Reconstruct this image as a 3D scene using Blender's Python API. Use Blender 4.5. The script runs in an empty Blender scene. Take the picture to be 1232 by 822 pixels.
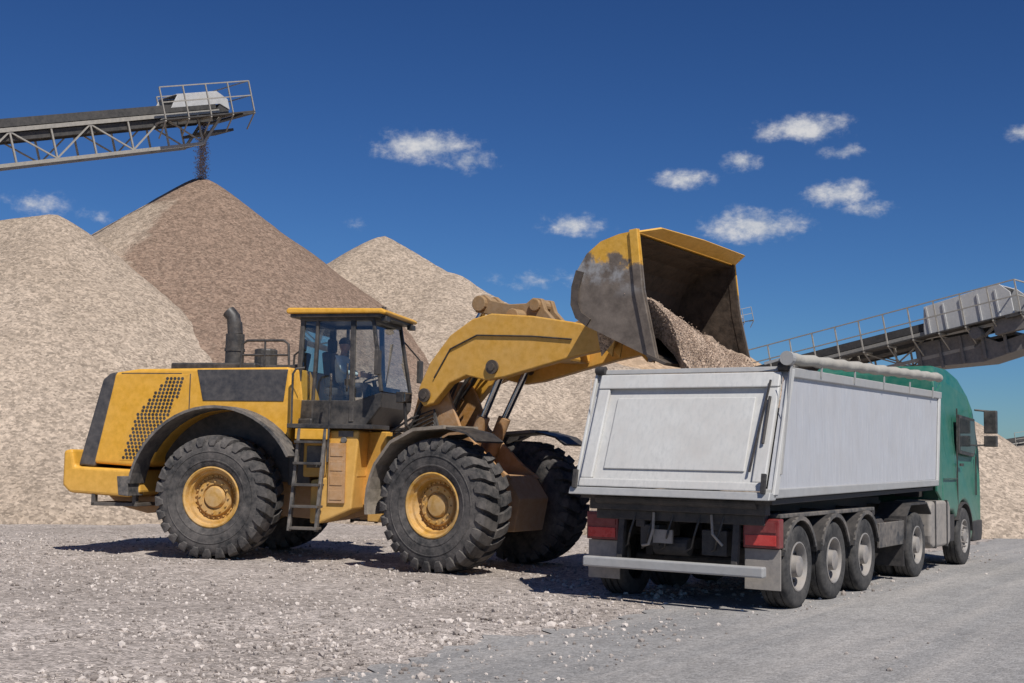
import bpy, bmesh, math, random
from mathutils import Vector, Matrix, noise
random.seed(7)
scene=bpy.context.scene
R=math.radians
# ------------------------------------------------------------------ node helpers
def nd(nt,t,**kw):
    n=nt.nodes.new(t)
    for k,v in kw.items():
        if k.startswith('i_'):
            key=k[2:]; key=int(key) if key.isdigit() else key.replace('_',' ')
            n.inputs[key].default_value=v
        else: setattr(n,k,v)
    return n
def lk(nt,a,b): nt.links.new(a,b)
def c4(c): return (c[0],c[1],c[2],1)
def mixc(nt,f,a,b,blend='MIX'):
    m=nd(nt,'ShaderNodeMix',data_type='RGBA',blend_type=blend)
    for s,v in ((m.inputs[0],f),(m.inputs[6],a),(m.inputs[7],b)):
        if hasattr(v,'links') or hasattr(v,'is_linked'): lk(nt,v,s)
        elif isinstance(v,(int,float)): s.default_value=v
        else: s.default_value=c4(v)
    return m.outputs[2]
def mth(nt,op,a,b=0.0,c=None,clamp=False):
    m=nd(nt,'ShaderNodeMath',operation=op); m.use_clamp=clamp
    vs=[a,b]+([c] if c is not None else [])
    for i,v in enumerate(vs):
        if isinstance(v,(int,float)): m.inputs[i].default_value=v
        else: lk(nt,v,m.inputs[i])
    return m.outputs[0]
def mrange(nt,v,a,b,c=0.0,d=1.0,smooth=False):
    m=nd(nt,'ShaderNodeMapRange'); m.clamp=True
    if smooth: m.interpolation_type='SMOOTHSTEP'
    lk(nt,v,m.inputs[0])
    for i,x in enumerate((a,b,c,d)): m.inputs[i+1].default_value=x
    return m.outputs[0]
def base_mat(name):
    m=bpy.data.materials.new(name); m.use_nodes=True
    nt=m.node_tree; b=nt.nodes['Principled BSDF']
    return m,nt,b
def tex(nt,scale,detail=4,rough=.6,vec=None):
    n=nd(nt,'ShaderNodeTexNoise',i_Scale=scale,i_Detail=detail,i_Roughness=rough)
    if vec is not None: lk(nt,vec,n.inputs['Vector'])
    return n.outputs[0]
DUST=(.40,.34,.28)
def mk(name,col,rough=.6,metal=0,dust=.3,dz=None,var=.2,bump=.15,bscale=25,dcol=DUST,stretch=None,spec=.5):
    m,nt,b=base_mat(name)
    tc=nd(nt,'ShaderNodeTexCoord'); vec=tc.outputs['Object']
    n1=tex(nt,1.7,4,.65,vec)
    v2=vec
    if stretch:
        mp=nd(nt,'ShaderNodeMapping'); mp.inputs['Scale'].default_value=stretch; lk(nt,vec,mp.inputs[0]); v2=mp.outputs[0]
    n2=tex(nt,9,4,.7,v2)
    dark=tuple(c*(1-var) for c in col)
    c=mixc(nt,mrange(nt,n2,.35,.65),dark,col)
    f=mth(nt,'MULTIPLY',mrange(nt,mth(nt,'ADD',n1,n2),.75,1.3),dust)
    if dz:
        sp=nd(nt,'ShaderNodeSeparateXYZ'); lk(nt,vec,sp.inputs[0])
        zt=mrange(nt,sp.outputs[2],dz[0],dz[1],dz[2],0)
        zt=mth(nt,'MULTIPLY',zt,mrange(nt,n2,.25,.6,.5,1.1))
        f=mth(nt,'MAXIMUM',f,zt)
    f=mth(nt,'MINIMUM',f,1.0)
    c=mixc(nt,f,c,dcol)
    lk(nt,c,b.inputs['Base Color'])
    r=mrange(nt,f,0,.7,rough,min(1,rough+.35)); lk(nt,r,b.inputs['Roughness'])
    b.inputs['Metallic'].default_value=metal
    b.inputs['Specular IOR Level'].default_value=spec
    if bump:
        bp=nd(nt,'ShaderNodeBump',i_Strength=bump,i_Distance=.02)
        lk(nt,tex(nt,bscale,3,.6,vec),bp.inputs['Height']); lk(nt,bp.outputs[0],b.inputs['Normal'])
    return m
def gravel(name,c1,c2,vs=22,bump=.8,spread=.45,fresh=None,bd=.03,ls=.35,edge=None,nb=(6,2.0),ms=2.6,dim='3D'):
    m,nt,b=base_mat(name)
    tc=nd(nt,'ShaderNodeTexCoord'); vec=tc.outputs['Object']
    big=tex(nt,ls,5,.65,vec); mid=tex(nt,ms,5,.7,vec)
    f=mrange(nt,mth(nt,'ADD',mth(nt,'MULTIPLY',big,.6),mth(nt,'MULTIPLY',mid,.4)),.4,.6)
    c=mixc(nt,f,c1,c2)
    if fresh:
        sp=nd(nt,'ShaderNodeSeparateXYZ'); lk(nt,vec,sp.inputs[0])
        wob=mth(nt,'MULTIPLY',mth(nt,'SUBTRACT',tex(nt,.45,5,.7,vec),.5),6.0)
        xx=mth(nt,'ADD',sp.outputs[0],wob)
        fm=mrange(nt,xx,fresh[0]-.5,fresh[0]+.6,0,1,True)
        fz=mrange(nt,mth(nt,'ADD',sp.outputs[2],wob),fresh[2],fresh[2]+3.0)
        fm=mth(nt,'MULTIPLY',fm,fz)
        fm=mth(nt,'MULTIPLY',fm,mrange(nt,mid,.3,.5,.75,1.0))
        c=mixc(nt,fm,c,fresh[1])
    if edge:
        sp=nd(nt,'ShaderNodeSeparateXYZ'); lk(nt,vec,sp.inputs[0])
        wob=mth(nt,'MULTIPLY',mth(nt,'SUBTRACT',tex(nt,.8,6,.75,vec),.5),4.5)
        e=mrange(nt,mth(nt,'ADD',sp.outputs[1],wob),edge[0],edge[1],0,1,True)
        c=mixc(nt,e,edge[2],c)
        mp=nd(nt,'ShaderNodeMapping'); mp.inputs['Scale'].default_value=(.12,2.2,1); lk(nt,vec,mp.inputs[0])
        st=tex(nt,1.0,5,.65,mp.outputs[0])
        c=mixc(nt,mrange(nt,st,.42,.7,0,.6),c,(.42,.39,.36))
    vo=nd(nt,'ShaderNodeTexVoronoi',voronoi_dimensions=dim,i_Scale=vs); lk(nt,vec,vo.inputs['Vector'])
    bw=nd(nt,'ShaderNodeSeparateColor'); lk(nt,vo.outputs['Color'],bw.inputs[0])
    k=mrange(nt,bw.outputs[0],0,1,1-spread,1+spread)
    vo2=nd(nt,'ShaderNodeTexVoronoi',voronoi_dimensions=dim,i_Scale=vs*.37); lk(nt,vec,vo2.inputs['Vector'])
    bw2=nd(nt,'ShaderNodeSeparateColor'); lk(nt,vo2.outputs['Color'],bw2.inputs[0])
    k=mth(nt,'MULTIPLY',k,mrange(nt,bw2.outputs[1],0,1,1-spread*.4,1+spread*.4))
    cb=nd(nt,'ShaderNodeCombineXYZ'); [lk(nt,k,cb.inputs[i]) for i in range(3)]
    c=mixc(nt,1.0,c,cb.outputs[0],'MULTIPLY')
    lk(nt,c,b.inputs['Base Color']); b.inputs['Roughness'].default_value=.95
    b.inputs['Specular IOR Level'].default_value=.15
    h=mth(nt,'ADD',mth(nt,'MULTIPLY',vo.outputs['Distance'],-1.2),mth(nt,'MULTIPLY',tex(nt,nb[0],4,.75,vec),nb[1]))
    bp=nd(nt,'ShaderNodeBump',i_Strength=bump,i_Distance=bd); lk(nt,h,bp.inputs['Height']); lk(nt,bp.outputs[0],b.inputs['Normal'])
    return m
def stone_mat(name,c1,c2):
    m,nt,b=base_mat(name)
    g=nd(nt,'ShaderNodeNewGeometry')
    c=mixc(nt,g.outputs['Random Per Island'],c1,c2)
    lk(nt,c,b.inputs['Base Color']); b.inputs['Roughness'].default_value=.9
    return m
# ------------------------------------------------------------------ mesh builder
class MB:
    def __init__(s): s.v=[];s.f=[]
    def add(s,v,f):
        o=len(s.v); s.v+= [tuple(p) for p in v]; s.f+=[tuple(i+o for i in q) for q in f]; return s
    def boxm(s,M,sx,sy,sz):
        v=[M@Vector((x*sx/2,y*sy/2,z*sz/2)) for x in(-1,1) for y in(-1,1) for z in(-1,1)]
        return s.add(v,[(0,1,3,2),(4,6,7,5),(0,4,5,1),(2,3,7,6),(0,2,6,4),(1,5,7,3)])
    def box(s,x0,x1,y0,y1,z0,z1,ry=0,rz=0,rx=0):
        M=Matrix.Translation(((x0+x1)/2,(y0+y1)/2,(z0+z1)/2))@Matrix.Rotation(rz,4,'Z')@Matrix.Rotation(ry,4,'Y')@Matrix.Rotation(rx,4,'X')
        return s.boxm(M,abs(x1-x0),abs(y1-y0),abs(z1-z0))
    def beam(s,p0,p1,w,h=None,up=(0,0,1)):
        h=h or w; p0=Vector(p0);p1=Vector(p1); d=p1-p0; L=d.length; x=d.normalized(); u=Vector(up)
        if abs(x.dot(u))>.98: u=Vector((0,1,0))
        y=u.cross(x).normalized(); z=x.cross(y)
        M=Matrix((( x.x,y.x,z.x,0),(x.y,y.y,z.y,0),(x.z,y.z,z.z,0),(0,0,0,1))); M.translation=(p0+p1)/2
        return s.boxm(M,L,w,h)
    def cyl(s,p0,p1,r,r1=None,n=16):
        r1=r if r1 is None else r1
        p0=Vector(p0);p1=Vector(p1); x=(p1-p0).normalized(); u=Vector((0,0,1))
        if abs(x.dot(u))>.98: u=Vector((0,1,0))
        y=u.cross(x).normalized(); z=x.cross(y); v=[]
        for p,q in((p0,r),(p1,r1)):
            for i in range(n):
                a=2*math.pi*i/n; v.append(p+(y*math.cos(a)+z*math.sin(a))*q)
        f=[(i,(i+1)%n,n+(i+1)%n,n+i) for i in range(n)]+[tuple(range(n))[::-1],tuple(range(n,2*n))]
        return s.add(v,f)
    def tube(s,pts,r,n=8):
        pts=[Vector(p) for p in pts]; v=[]; pu=None
        for i,p in enumerate(pts):
            t=(pts[min(i+1,len(pts)-1)]-pts[max(i-1,0)]).normalized()
            u=pu or Vector((0,0,1))
            if abs(t.dot(u))>.95: u=Vector((0,1,0)) if abs(t.y)<.9 else Vector((1,0,0))
            y=u.cross(t).normalized(); z=t.cross(y)
            for k in range(n):
                a=2*math.pi*k/n; v.append(p+(y*math.cos(a)+z*math.sin(a))*r)
            pu=z
        f=[]
        for i in range(len(pts)-1):
            for k in range(n): f.append((i*n+k,i*n+(k+1)%n,(i+1)*n+(k+1)%n,(i+1)*n+k))
        f+=[tuple(range(n)),tuple(range((len(pts)-1)*n,len(pts)*n))]
        return s.add(v,f)
    def prism(s,prof,y0,y1):
        n=len(prof); v=[(x,y0,z) for x,z in prof]+[(x,y1,z) for x,z in prof]
        return s.add(v,[(i,(i+1)%n,n+(i+1)%n,n+i) for i in range(n)]+[tuple(range(n)),tuple(range(n,2*n))])
    def strip(s,line,y0,y1,t):
        n=len(line); off=[]
        for i in range(n):
            a=Vector(line[max(i-1,0)]);b=Vector(line[min(i+1,n-1)]); d=(b-a).normalized(); off.append((line[i][0]-d.y*t,line[i][1]+d.x*t))
        for i in range(n-1):
            q=[line[i],line[i+1],off[i+1],off[i]]
            v=[(x,y0,z) for x,z in q]+[(x,y1,z) for x,z in q]
            f=[(0,1,2,3),(4,7,6,5),(0,4,5,1),(2,6,7,3)]
            if i==0: f.append((0,3,7,4))
            if i==n-2: f.append((1,5,6,2))
            s.add(v,f)
        return s
    def lathe(s,c,prof,n=48,sg=1,close=False):
        v=[];m=len(prof)
        for i in range(n):
            a=2*math.pi*i/n
            for r,ax in prof: v.append((c[0]+r*math.cos(a),c[1]+sg*ax,c[2]+r*math.sin(a)))
        f=[]
        for i in range(n):
            j=(i+1)%n
            for k in range(m-1): f.append((i*m+k,j*m+k,j*m+k+1,i*m+k+1))
            if close: f.append((i*m+m-1,j*m+m-1,j*m,i*m))
        return s.add(v,f)
    def build(s,name,mat,parent=None,bevel=0,smooth=False,seg=2):
        me=bpy.data.meshes.new(name); me.from_pydata(s.v,[],s.f)
        bm=bmesh.new(); bm.from_mesh(me)
        if smooth: bmesh.ops.remove_doubles(bm,verts=bm.verts,dist=1e-5)
        bmesh.ops.recalc_face_normals(bm,faces=bm.faces); bm.to_mesh(me); bm.free()
        me.materials.append(mat)
        if smooth:
            me.polygons.foreach_set('use_smooth',[True]*len(me.polygons))
            try: me.set_sharp_from_angle(angle=R(38))
            except Exception: pass
        o=bpy.data.objects.new(name,me); scene.collection.objects.link(o)
        if parent: o.parent=parent
        if bevel:
            b=o.modifiers.new('bevel','BEVEL'); b.width=bevel; b.segments=seg; b.limit_method='ANGLE'; b.angle_limit=R(35)
        return o
def empty(name,loc,rot=(0,0,0),parent=None):
    e=bpy.data.objects.new(name,None); e.empty_display_size=.3; e.location=loc; e.rotation_euler=rot
    scene.collection.objects.link(e); e.parent=parent; return e
def arc(cx,cz,r,a0,a1,n=14):
    return [(cx+r*math.cos(R(a0+(a1-a0)*i/(n-1))),cz+r*math.sin(R(a0+(a1-a0)*i/(n-1)))) for i in range(n)]
ICO=None
def stones(mb,pts):
    global ICO
    if ICO is None:
        bm=bmesh.new(); bmesh.ops.create_icosphere(bm,subdivisions=1,radius=1)
        ICO=([v.co.copy() for v in bm.verts],[tuple(v.index for v in f.verts) for f in bm.faces]); bm.free()
    for p,r in pts:
        sx,sy,sz=(r*random.uniform(.6,1.3) for _ in range(3)); a=random.uniform(0,6.28); ca,sa=math.cos(a),math.sin(a)
        v=[]
        for q in ICO[0]:
            k=random.uniform(.75,1.15); x=q.x*sx*k; y=q.y*sy*k; z=q.z*sz*.75*k
            v.append((p[0]+x*ca-y*sa,p[1]+x*sa+y*ca,p[2]+z))
        mb.add(v,ICO[1])
# ------------------------------------------------------------------ materials
YD=(.52,.38,.2)
M_yel=mk('loader_yellow',(.82,.42,.035),.38,0,.22,(.3,2.0,.5),bump=.04,dcol=YD)
M_yel2=mk('arm_yellow',(.76,.40,.055),.45,0,.35,(.3,2.6,.5),bump=.08,dcol=YD)
M_org=mk('frame_orange',(.50,.24,.06),.6,0,.55,(.3,2.4,.6),bump=.2)
M_rim=mk('rim_yellow',(.70,.37,.05),.5,0,.7,var=.35,bump=.15,dcol=(.42,.33,.22))
M_blk=mk('black_paint',(.018,.019,.021),.45,0,.22,(.3,2.0,.35),bump=.05)
M_panel=mk('dark_panel',(.04,.042,.05),.5,0,.2,bump=.03)
M_tyre=mk('tyre_rubber',(.03,.03,.031),.85,0,.8,dcol=(.19,.17,.155),bump=.3,bscale=40)
M_ttyre=mk('truck_tyre_rubber',(.022,.022,.023),.85,0,.65,dcol=(.14,.13,.12),bump=.2,bscale=40)
M_fend=mk('fender_grey',(.05,.052,.055),.6,0,.5,bump=.1)
M_fendt=mk('fender_dusty',(.2,.17,.13),.75,0,.7,bump=.15)
M_steel=mk('worn_steel',(.11,.09,.075),.5,.4,.35,dcol=(.26,.2,.15),bump=.3,bscale=12)
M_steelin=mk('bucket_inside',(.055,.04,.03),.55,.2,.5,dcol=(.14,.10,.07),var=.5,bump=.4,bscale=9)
M_chrome=mk('chrome',(.6,.6,.6),.15,1,.1,bump=0)
M_hose=mk('hose',(.02,.02,.02),.5,0,.2,bump=0)
M_white=mk('tipper_white',(.68,.68,.655),.45,0,.6,(1.2,2.2,.5),var=.25,dcol=(.40,.37,.34),bump=.06,bscale=6,stretch=(3,3,.35))
M_side=mk('tipper_side',(.56,.57,.60),.45,0,.5,(1.2,2.0,.4),var=.22,dcol=(.38,.37,.36),bump=.08,bscale=5,stretch=(4,3,.25))
M_trim=mk('tipper_trim',(.48,.48,.47),.5,.2,.5,dcol=(.30,.28,.26),bump=.1)
M_tarp=mk('tarp',(.44,.42,.37),.8,0,.6,dcol=(.31,.28,.24),bump=.6,bscale=5)
M_green=mk('truck_green',(.010,.155,.105),.3,0,.16,(.4,1.6,.4),bump=.02,var=.15)
M_red=mk('lamp_red',(.55,.02,.02),.25,0,.15,bump=0)
M_reddk=mk('lamp_dark_red',(.2,.012,.015),.3,0,.15,bump=0)
M_chas=mk('chassis',(.022,.022,.024),.6,0,.5,dcol=(.14,.12,.105),bump=.2)
M_flap=mk('mudflap',(.28,.26,.24),.85,0,.5,bump=.1)
M_trim2=mk('truck_rim',(.33,.32,.31),.6,.3,.6,bump=.1)
M_conv=mk('conveyor_frame',(.36,.34,.30),.6,.1,.4,dcol=(.42,.38,.32),bump=.1)
M_convd=mk('conveyor_dark',(.05,.049,.048),.7,.1,.3,dcol=(.2,.18,.16),bump=.1)
M_belt=mk('belt',(.025,.025,.025),.8,0,.3,bump=.1)
M_plate=mk('housing_plate',(.60,.60,.59),.5,.1,.35,dcol=(.38,.35,.31),bump=.1)
M_skin=mk('skin',(.5,.28,.19),.6,0,0,bump=0)
M_cloth=mk('shirt',(.60,.70,.72),.85,0,.1,bump=.2)
M_pants=mk('trousers',(.03,.035,.05),.85,0,.1,bump=.2)
M_seat=mk('seat',(.03,.03,.03),.8,0,.1,bump=.1)
def glass(name,tint,refl=.14,dirt=.14):
    m=bpy.data.materials.new(name); m.use_nodes=True; nt=m.node_tree; nt.nodes.clear()
    o=nd(nt,'ShaderNodeOutputMaterial'); t=nd(nt,'ShaderNodeBsdfTransparent'); t.inputs[0].default_value=c4(tint)
    g=nd(nt,'ShaderNodeBsdfGlossy'); g.inputs['Roughness'].default_value=.02
    fr=nd(nt,'ShaderNodeFresnel',i_IOR=1.5); f=mth(nt,'ADD',fr.outputs[0],refl*.5,clamp=True)
    tc=nd(nt,'ShaderNodeTexCoord'); df=nd(nt,'ShaderNodeBsdfDiffuse'); df.inputs[0].default_value=(.4,.38,.34,1)
    mx=nd(nt,'ShaderNodeMixShader'); lk(nt,f,mx.inputs[0]); lk(nt,t.outputs[0],mx.inputs[1]); lk(nt,g.outputs[0],mx.inputs[2])
    m2=nd(nt,'ShaderNodeMixShader'); lk(nt,mrange(nt,tex(nt,3,4,.6,tc.outputs['Object']),.45,.85,.01,dirt),m2.inputs[0]); lk(nt,mx.outputs[0],m2.inputs[1]); lk(nt,df.outputs[0],m2.inputs[2])
    lk(nt,m2.outputs[0],o.inputs[0]); return m
M_glass=glass('cab_glass',(.86,.92,.92))
G_light=(.425,.345,.27); G_l2=(.345,.275,.21)
M_pile=gravel('pile_gravel',G_l2,G_light,15,.55,.34,bd=.04,ls=.13,nb=(22,1.3),ms=6)
M_pileA=gravel('pile_gravel_fresh',G_l2,G_light,15,.55,.34,fresh=(-.9,(.235,.165,.122),1.5),bd=.04,ls=.13,nb=(22,1.3),ms=6)
M_pileo=gravel('pile_gravel_far',(.40,.28,.18),(.48,.35,.24),4,.5,.2,bd=.08,ls=.1)
M_load=gravel('load_gravel',(.36,.27,.20),(.46,.35,.265),48,.9,.45,bd=.014,ls=1.5,nb=(20,1.5),ms=9)
M_ground=gravel('ground_gravel',(.355,.308,.272),(.50,.44,.395),34,.8,.45,bd=.022,ls=.3,dim='2D')
M_road=gravel('road_surface',(.235,.228,.222),(.315,.305,.295),45,.4,.22,bd=.012,ls=.25,edge=(1.6,-.6,(.24,.235,.23)),dim='2D')
M_stone=stone_mat('stones',(.19,.16,.14),(.64,.57,.51))
M_stoneb=stone_mat('falling_stones',(.24,.175,.13),(.46,.35,.27))
# ------------------------------------------------------------------ sun & world
el=R(52); hx,hy=.42,-.9075
sdir=Vector((hx*math.cos(el),hy*math.cos(el),math.sin(el)))
sl=bpy.data.lights.new('sun','SUN'); sl.energy=4.6; sl.angle=R(.5); sl.color=(1,.955,.89)
so=bpy.data.objects.new('sun',sl); scene.collection.objects.link(so); so.rotation_euler=sdir.to_track_quat('Z','Y').to_euler(); so.location=(10,-20,30)
w=bpy.data.worlds.new('World'); scene.world=w; w.use_nodes=True; nt=w.node_tree; nt.nodes.clear()
out=nd(nt,'ShaderNodeOutputWorld'); bg=nd(nt,'ShaderNodeBackground'); bg.inputs[1].default_value=.075
sky=nd(nt,'ShaderNodeTexSky'); sky.sky_type='NISHITA'; sky.sun_disc=False; sky.sun_elevation=el; sky.sun_rotation=math.atan2(hx,hy)
sky.air_density=1.0; sky.dust_density=.2; sky.ozone_density=3.0; sky.altitude=300
c=mixc(nt,1.0,sky.outputs[0],(.50*.075,.76*.075,.98*.075),'MULTIPLY')
gm=nd(nt,'ShaderNodeGamma'); gm.inputs[1].default_value=1.36; lk(nt,c,gm.inputs[0])
c=mixc(nt,1.0,gm.outputs[0],(17.5,15.2,15.5),'MULTIPLY')
lk(nt,c,bg.inputs[0])
tc=nd(nt,'ShaderNodeTexCoord'); gen=tc.outputs['Generated']
PITCH=R(5.14)
def direction(x,y):
    dx,dy=x-616,y-411; a=dx+dy*.0192; b=dy-dx*.0192; v=-b/1530
    return Vector((a/1530,math.cos(PITCH)-v*math.sin(PITCH),math.sin(PITCH)+v*math.cos(PITCH))).normalized()
clouds=[(512,176,84,23,1),(566,192,40,18,.9),(970,155,62,20,1),(1015,183,26,12,.8),(893,194,30,15,.8),(822,216,44,13,.8),(1008,233,52,18,.95),(1045,250,34,12,.7),(908,272,72,25,1.1),(690,270,50,17,.9),(44,246,40,17,.7),(108,259,24,10,.55),(650,338,70,15,.55),(432,272,18,9,.4),(1228,160,22,11,.8)]
mx=None
for (x,y,rw,rh,amp) in clouds:
    cd=direction(x,y); rt=Vector((cd.y,-cd.x,0)).normalized(); up=rt.cross(cd).normalized()
    sub=nd(nt,'ShaderNodeVectorMath',operation='SUBTRACT'); lk(nt,gen,sub.inputs[0]); sub.inputs[1].default_value=cd
    d1=nd(nt,'ShaderNodeVectorMath',operation='DOT_PRODUCT'); lk(nt,sub.outputs[0],d1.inputs[0]); d1.inputs[1].default_value=rt/(rw/1530)
    d2=nd(nt,'ShaderNodeVectorMath',operation='DOT_PRODUCT'); lk(nt,sub.outputs[0],d2.inputs[0]); d2.inputs[1].default_value=up/(rh/1530)
    s2=mth(nt,'ADD',mth(nt,'MULTIPLY',d1.outputs['Value'],d1.outputs['Value']),mth(nt,'MULTIPLY',d2.outputs['Value'],d2.outputs['Value']))
    fall=mth(nt,'MULTIPLY',mth(nt,'SUBTRACT',1.0,mth(nt,'SQRT',s2)),amp)
    mx=fall if mx is None else mth(nt,'MAXIMUM',mx,fall)
mp=nd(nt,'ShaderNodeMapping'); mp.inputs['Scale'].default_value=(1,1,1.5); lk(nt,gen,mp.inputs[0])
n1=tex(nt,48,6,.66,mp.outputs[0])
dens=mth(nt,'ADD',mth(nt,'MAXIMUM',mx,-1.0),mth(nt,'MULTIPLY',mth(nt,'SUBTRACT',n1,.5),2.1))
dens=mrange(nt,dens,.0,1.15,0,.9,True)
dens=mth(nt,'MULTIPLY',dens,mrange(nt,mx,-.3,.15))
cbg=nd(nt,'ShaderNodeBackground'); cbg.inputs[1].default_value=.72
lk(nt,mixc(nt,mrange(nt,n1,.35,.65),(.55,.62,.74),(.98,.97,.97)),cbg.inputs[0])
ms=nd(nt,'ShaderNodeMixShader'); lk(nt,dens,ms.inputs[0]); lk(nt,bg.outputs[0],ms.inputs[1]); lk(nt,cbg.outputs[0],ms.inputs[2]); lk(nt,ms.outputs[0],out.inputs[0])
# ------------------------------------------------------------------ camera
cam=bpy.data.cameras.new('camera'); co=bpy.data.objects.new('camera',cam); scene.collection.objects.link(co)
cam.sensor_width=36; cam.lens=44.7; cam.clip_end=8000
co.matrix_world=Matrix.Translation((0,0,1.75))@Matrix.Rotation(R(90)+PITCH,4,'X')@Matrix.Rotation(R(1.1),4,'Z')
scene.camera=co
scene.view_settings.view_transform='Standard'; scene.view_settings.look='None'; scene.view_settings.exposure=0
# ------------------------------------------------------------------ ground & road
TX,TY=.537,.8436; O=Vector((2.43,16.02,0))
def tloc(x,y): dx,dy=x-O.x,y-O.y; return dx*TX+dy*TY, -dx*TY+dy*TX   # forward, left
def gh(x,y):
    if abs(x)>60 or y>90: return 0
    n=noise.noise(Vector((x*.45,y*.45,0)))*.045+noise.noise(Vector((x*1.6,y*1.6,3)))*.024
    l=tloc(x,y)[1]; m=max(0,min(1,(l+.6)/1.5)); n*=(.15+.85*m)
    u=tloc(x,y)[0]
    if -.6<l<2.4 and u<-1.5:   # low windrow beside the road
        n+=.07*math.exp(-((l-.75-.3*noise.noise(Vector((u*.5,0,7))))/.45)**2)*min(1,(-1.5-u)/2)*(.5+.5*noise.noise(Vector((u*1.3,2,3))))
    return n
def axis(a,b,st,far):
    v=[a+i*st for i in range(int((b-a)/st)+1)]; s=st; x=v[-1]; 
    while x<far: s*=1.25; x+=s; v.append(x)
    s=st; x=v[0]; pre=[]
    while x>-far: s*=1.25; x-=s; pre.append(x)
    return pre[::-1]+v
xs=axis(-12,14,.2,4000); ys=axis(5,34,.2,4000)
mb=MB(); W=len(xs)
v=[(x,y,gh(x,y)-(.03 if tloc(x,y)[1]<-1.2 and tloc(x,y)[1]>-11.5 and abs(tloc(x,y)[0]-30)<100 else 0)) for y in ys for x in xs]
f=[(j*W+i,j*W+i+1,(j+1)*W+i+1,(j+1)*W+i) for j in range(len(ys)-1) for i in range(W-1)]
mb.add(v,f); g=mb.build('ground',M_ground,smooth=True)
mb=MB(); us=[-16+.125*i for i in range(400)]+[34+2*i for i in range(50)]; n=32; v=[]
for u in us:
    e=.05+.5*noise.noise(Vector((u*.5,1,0)))+.32*noise.noise(Vector((u*2.1,5,0)))+.22*noise.noise(Vector((u*6,9,0)))
    e2=-13+.5*noise.noise(Vector((u*.4,8,0)))
    for k in range(n):
        l=e+(e2-e)*(k/(n-1))**1.3; x=O.x+u*TX-l*TY; y=O.y+u*TY+l*TX
        v.append((u,l,gh(x,y)+.012))
f=[(j*n+i,j*n+i+1,(j+1)*n+i+1,(j+1)*n+i) for j in range(len(us)-1) for i in range(n-1)]
mb.add(v,f); rd=mb.build('road',M_road,smooth=True); rd.location=O; rd.rotation_euler=(0,0,math.atan2(TY,TX))
mb=MB(); pts=[]
for i in range(30000):
    y=8.2+18*random.random()**1.5; x=random.uniform(-.45,.45)*y*1.0-.3
    u,l=tloc(x,y)
    if l<-1.5 and random.random()>.04: continue
    if l<.2 and random.random()>.3: continue
    cl=noise.noise(Vector((x*.6,y*.6,11)))+(.35 if .1<l<1.5 else 0)
    if cl<random.uniform(-.6,.4): continue
    r=random.choice((.008,.010,.012,.015,.02,.026)) *random.uniform(.8,1.3)
    if random.random()<(.06 if .1<l<1.5 else .015): r=random.uniform(.028,.055)
    pts.append(((x,y,gh(x,y)+r*.3+(.012 if l<0 else 0)),r))
stones(mb,pts); mb.build('gravel_stones',M_stone)
# ------------------------------------------------------------------ gravel piles
def pile(name,ridge,slope,mat,res=.3,seed=0,amp=.3):
    cx,cy=ridge[0][0],ridge[0][1]
    x0=min(p[0]-p[2]/slope for p in ridge)-2; x1=max(p[0]+p[2]/slope for p in ridge)+2
    y0=min(p[1]-p[2]/slope for p in ridge)-2; y1=max(p[1]+p[2]/slope for p in ridge)+2
    nx=int((x1-x0)/res)+1; ny=int((y1-y0)/res)+1; v=[]
    for j in range(ny):
        for i in range(nx):
            x=x0+i*res; y=y0+j*res; best=-9
            segs=list(zip(ridge,ridge[1:])) if len(ridge)>1 else [(ridge[0],ridge[0])]
            for a,b in segs:
                dx,dy=b[0]-a[0],b[1]-a[1]; L2=dx*dx+dy*dy
                t=0 if L2==0 else max(0,min(1,((x-a[0])*dx+(y-a[1])*dy)/L2))
                d=math.hypot(x-a[0]-t*dx,y-a[1]-t*dy); hh=a[2]+(b[2]-a[2])*t
                z=hh+slope*.5-slope*math.sqrt(d*d+.25)
                best=max(best,z)
            ang=math.atan2(y-cy,x-cx); rr=math.hypot(x-cx,y-cy); k=min(1,rr/3)
            best+=k*(amp*1.6*noise.noise(Vector((x*.13,y*.13,seed)))+amp*.5*noise.noise(Vector((x*.5,y*.5,seed+4)))+.05*noise.noise(Vector((x*1.7,y*1.7,seed+9))))
            best+=k*amp*.35*noise.noise(Vector((math.cos(ang)*4,math.sin(ang)*4,seed+2+rr*.03)))
            if best<1.2: best=1.2-(1.2-best)*.8 if best>-.3 else best*.8+.0
            v.append((x-cx,y-cy,best))
    f=[]
    for j in range(ny-1):
        for i in range(nx-1):
            q=(j*nx+i,j*nx+i+1,(j+1)*nx+i+1,(j+1)*nx+i)
            if max(v[k][2] for k in q)>-.5: f.append(q)
    mb=MB(); mb.add(v,f); o=mb.build(name,mat,smooth=True); o.location=(cx,cy,0)
    return o
pile('gravel_pile',[(-12.1,48.3,12.2)],.75,M_pileA,seed=1,amp=.22)
pile('gravel_pile',[(-15.6,42.5,9.6),(-19.5,43,9.3),(-30,44,7.5)],.70,M_pile,seed=21)
pile('gravel_pile',[(-5.3,52,10.7),(-2.5,50.5,9.0),(3.5,46,5.4),(7,44,4.2)],.68,M_pile,seed=31,amp=.2)
pile('gravel_pile',[(-1.5,37.5,2.9),(4,35,2.6),(7,35,2.3)],.5,M_pile,seed=41)
pile('gravel_pile',[(11.2,38,4.3)],.66,M_pile,seed=51)
pile('gravel_pile',[(7.4,90,10.0),(12,92,8.8)],.7,M_pileo,.8,seed=61)
pile('gravel_pile',[(19.6,112,11.6)],.72,M_pileo,.9,seed=71,amp=.15)
pile('gravel_pile',[(34,95,3.0),(60,120,4)],.5,M_pile,.9,seed=81)
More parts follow.
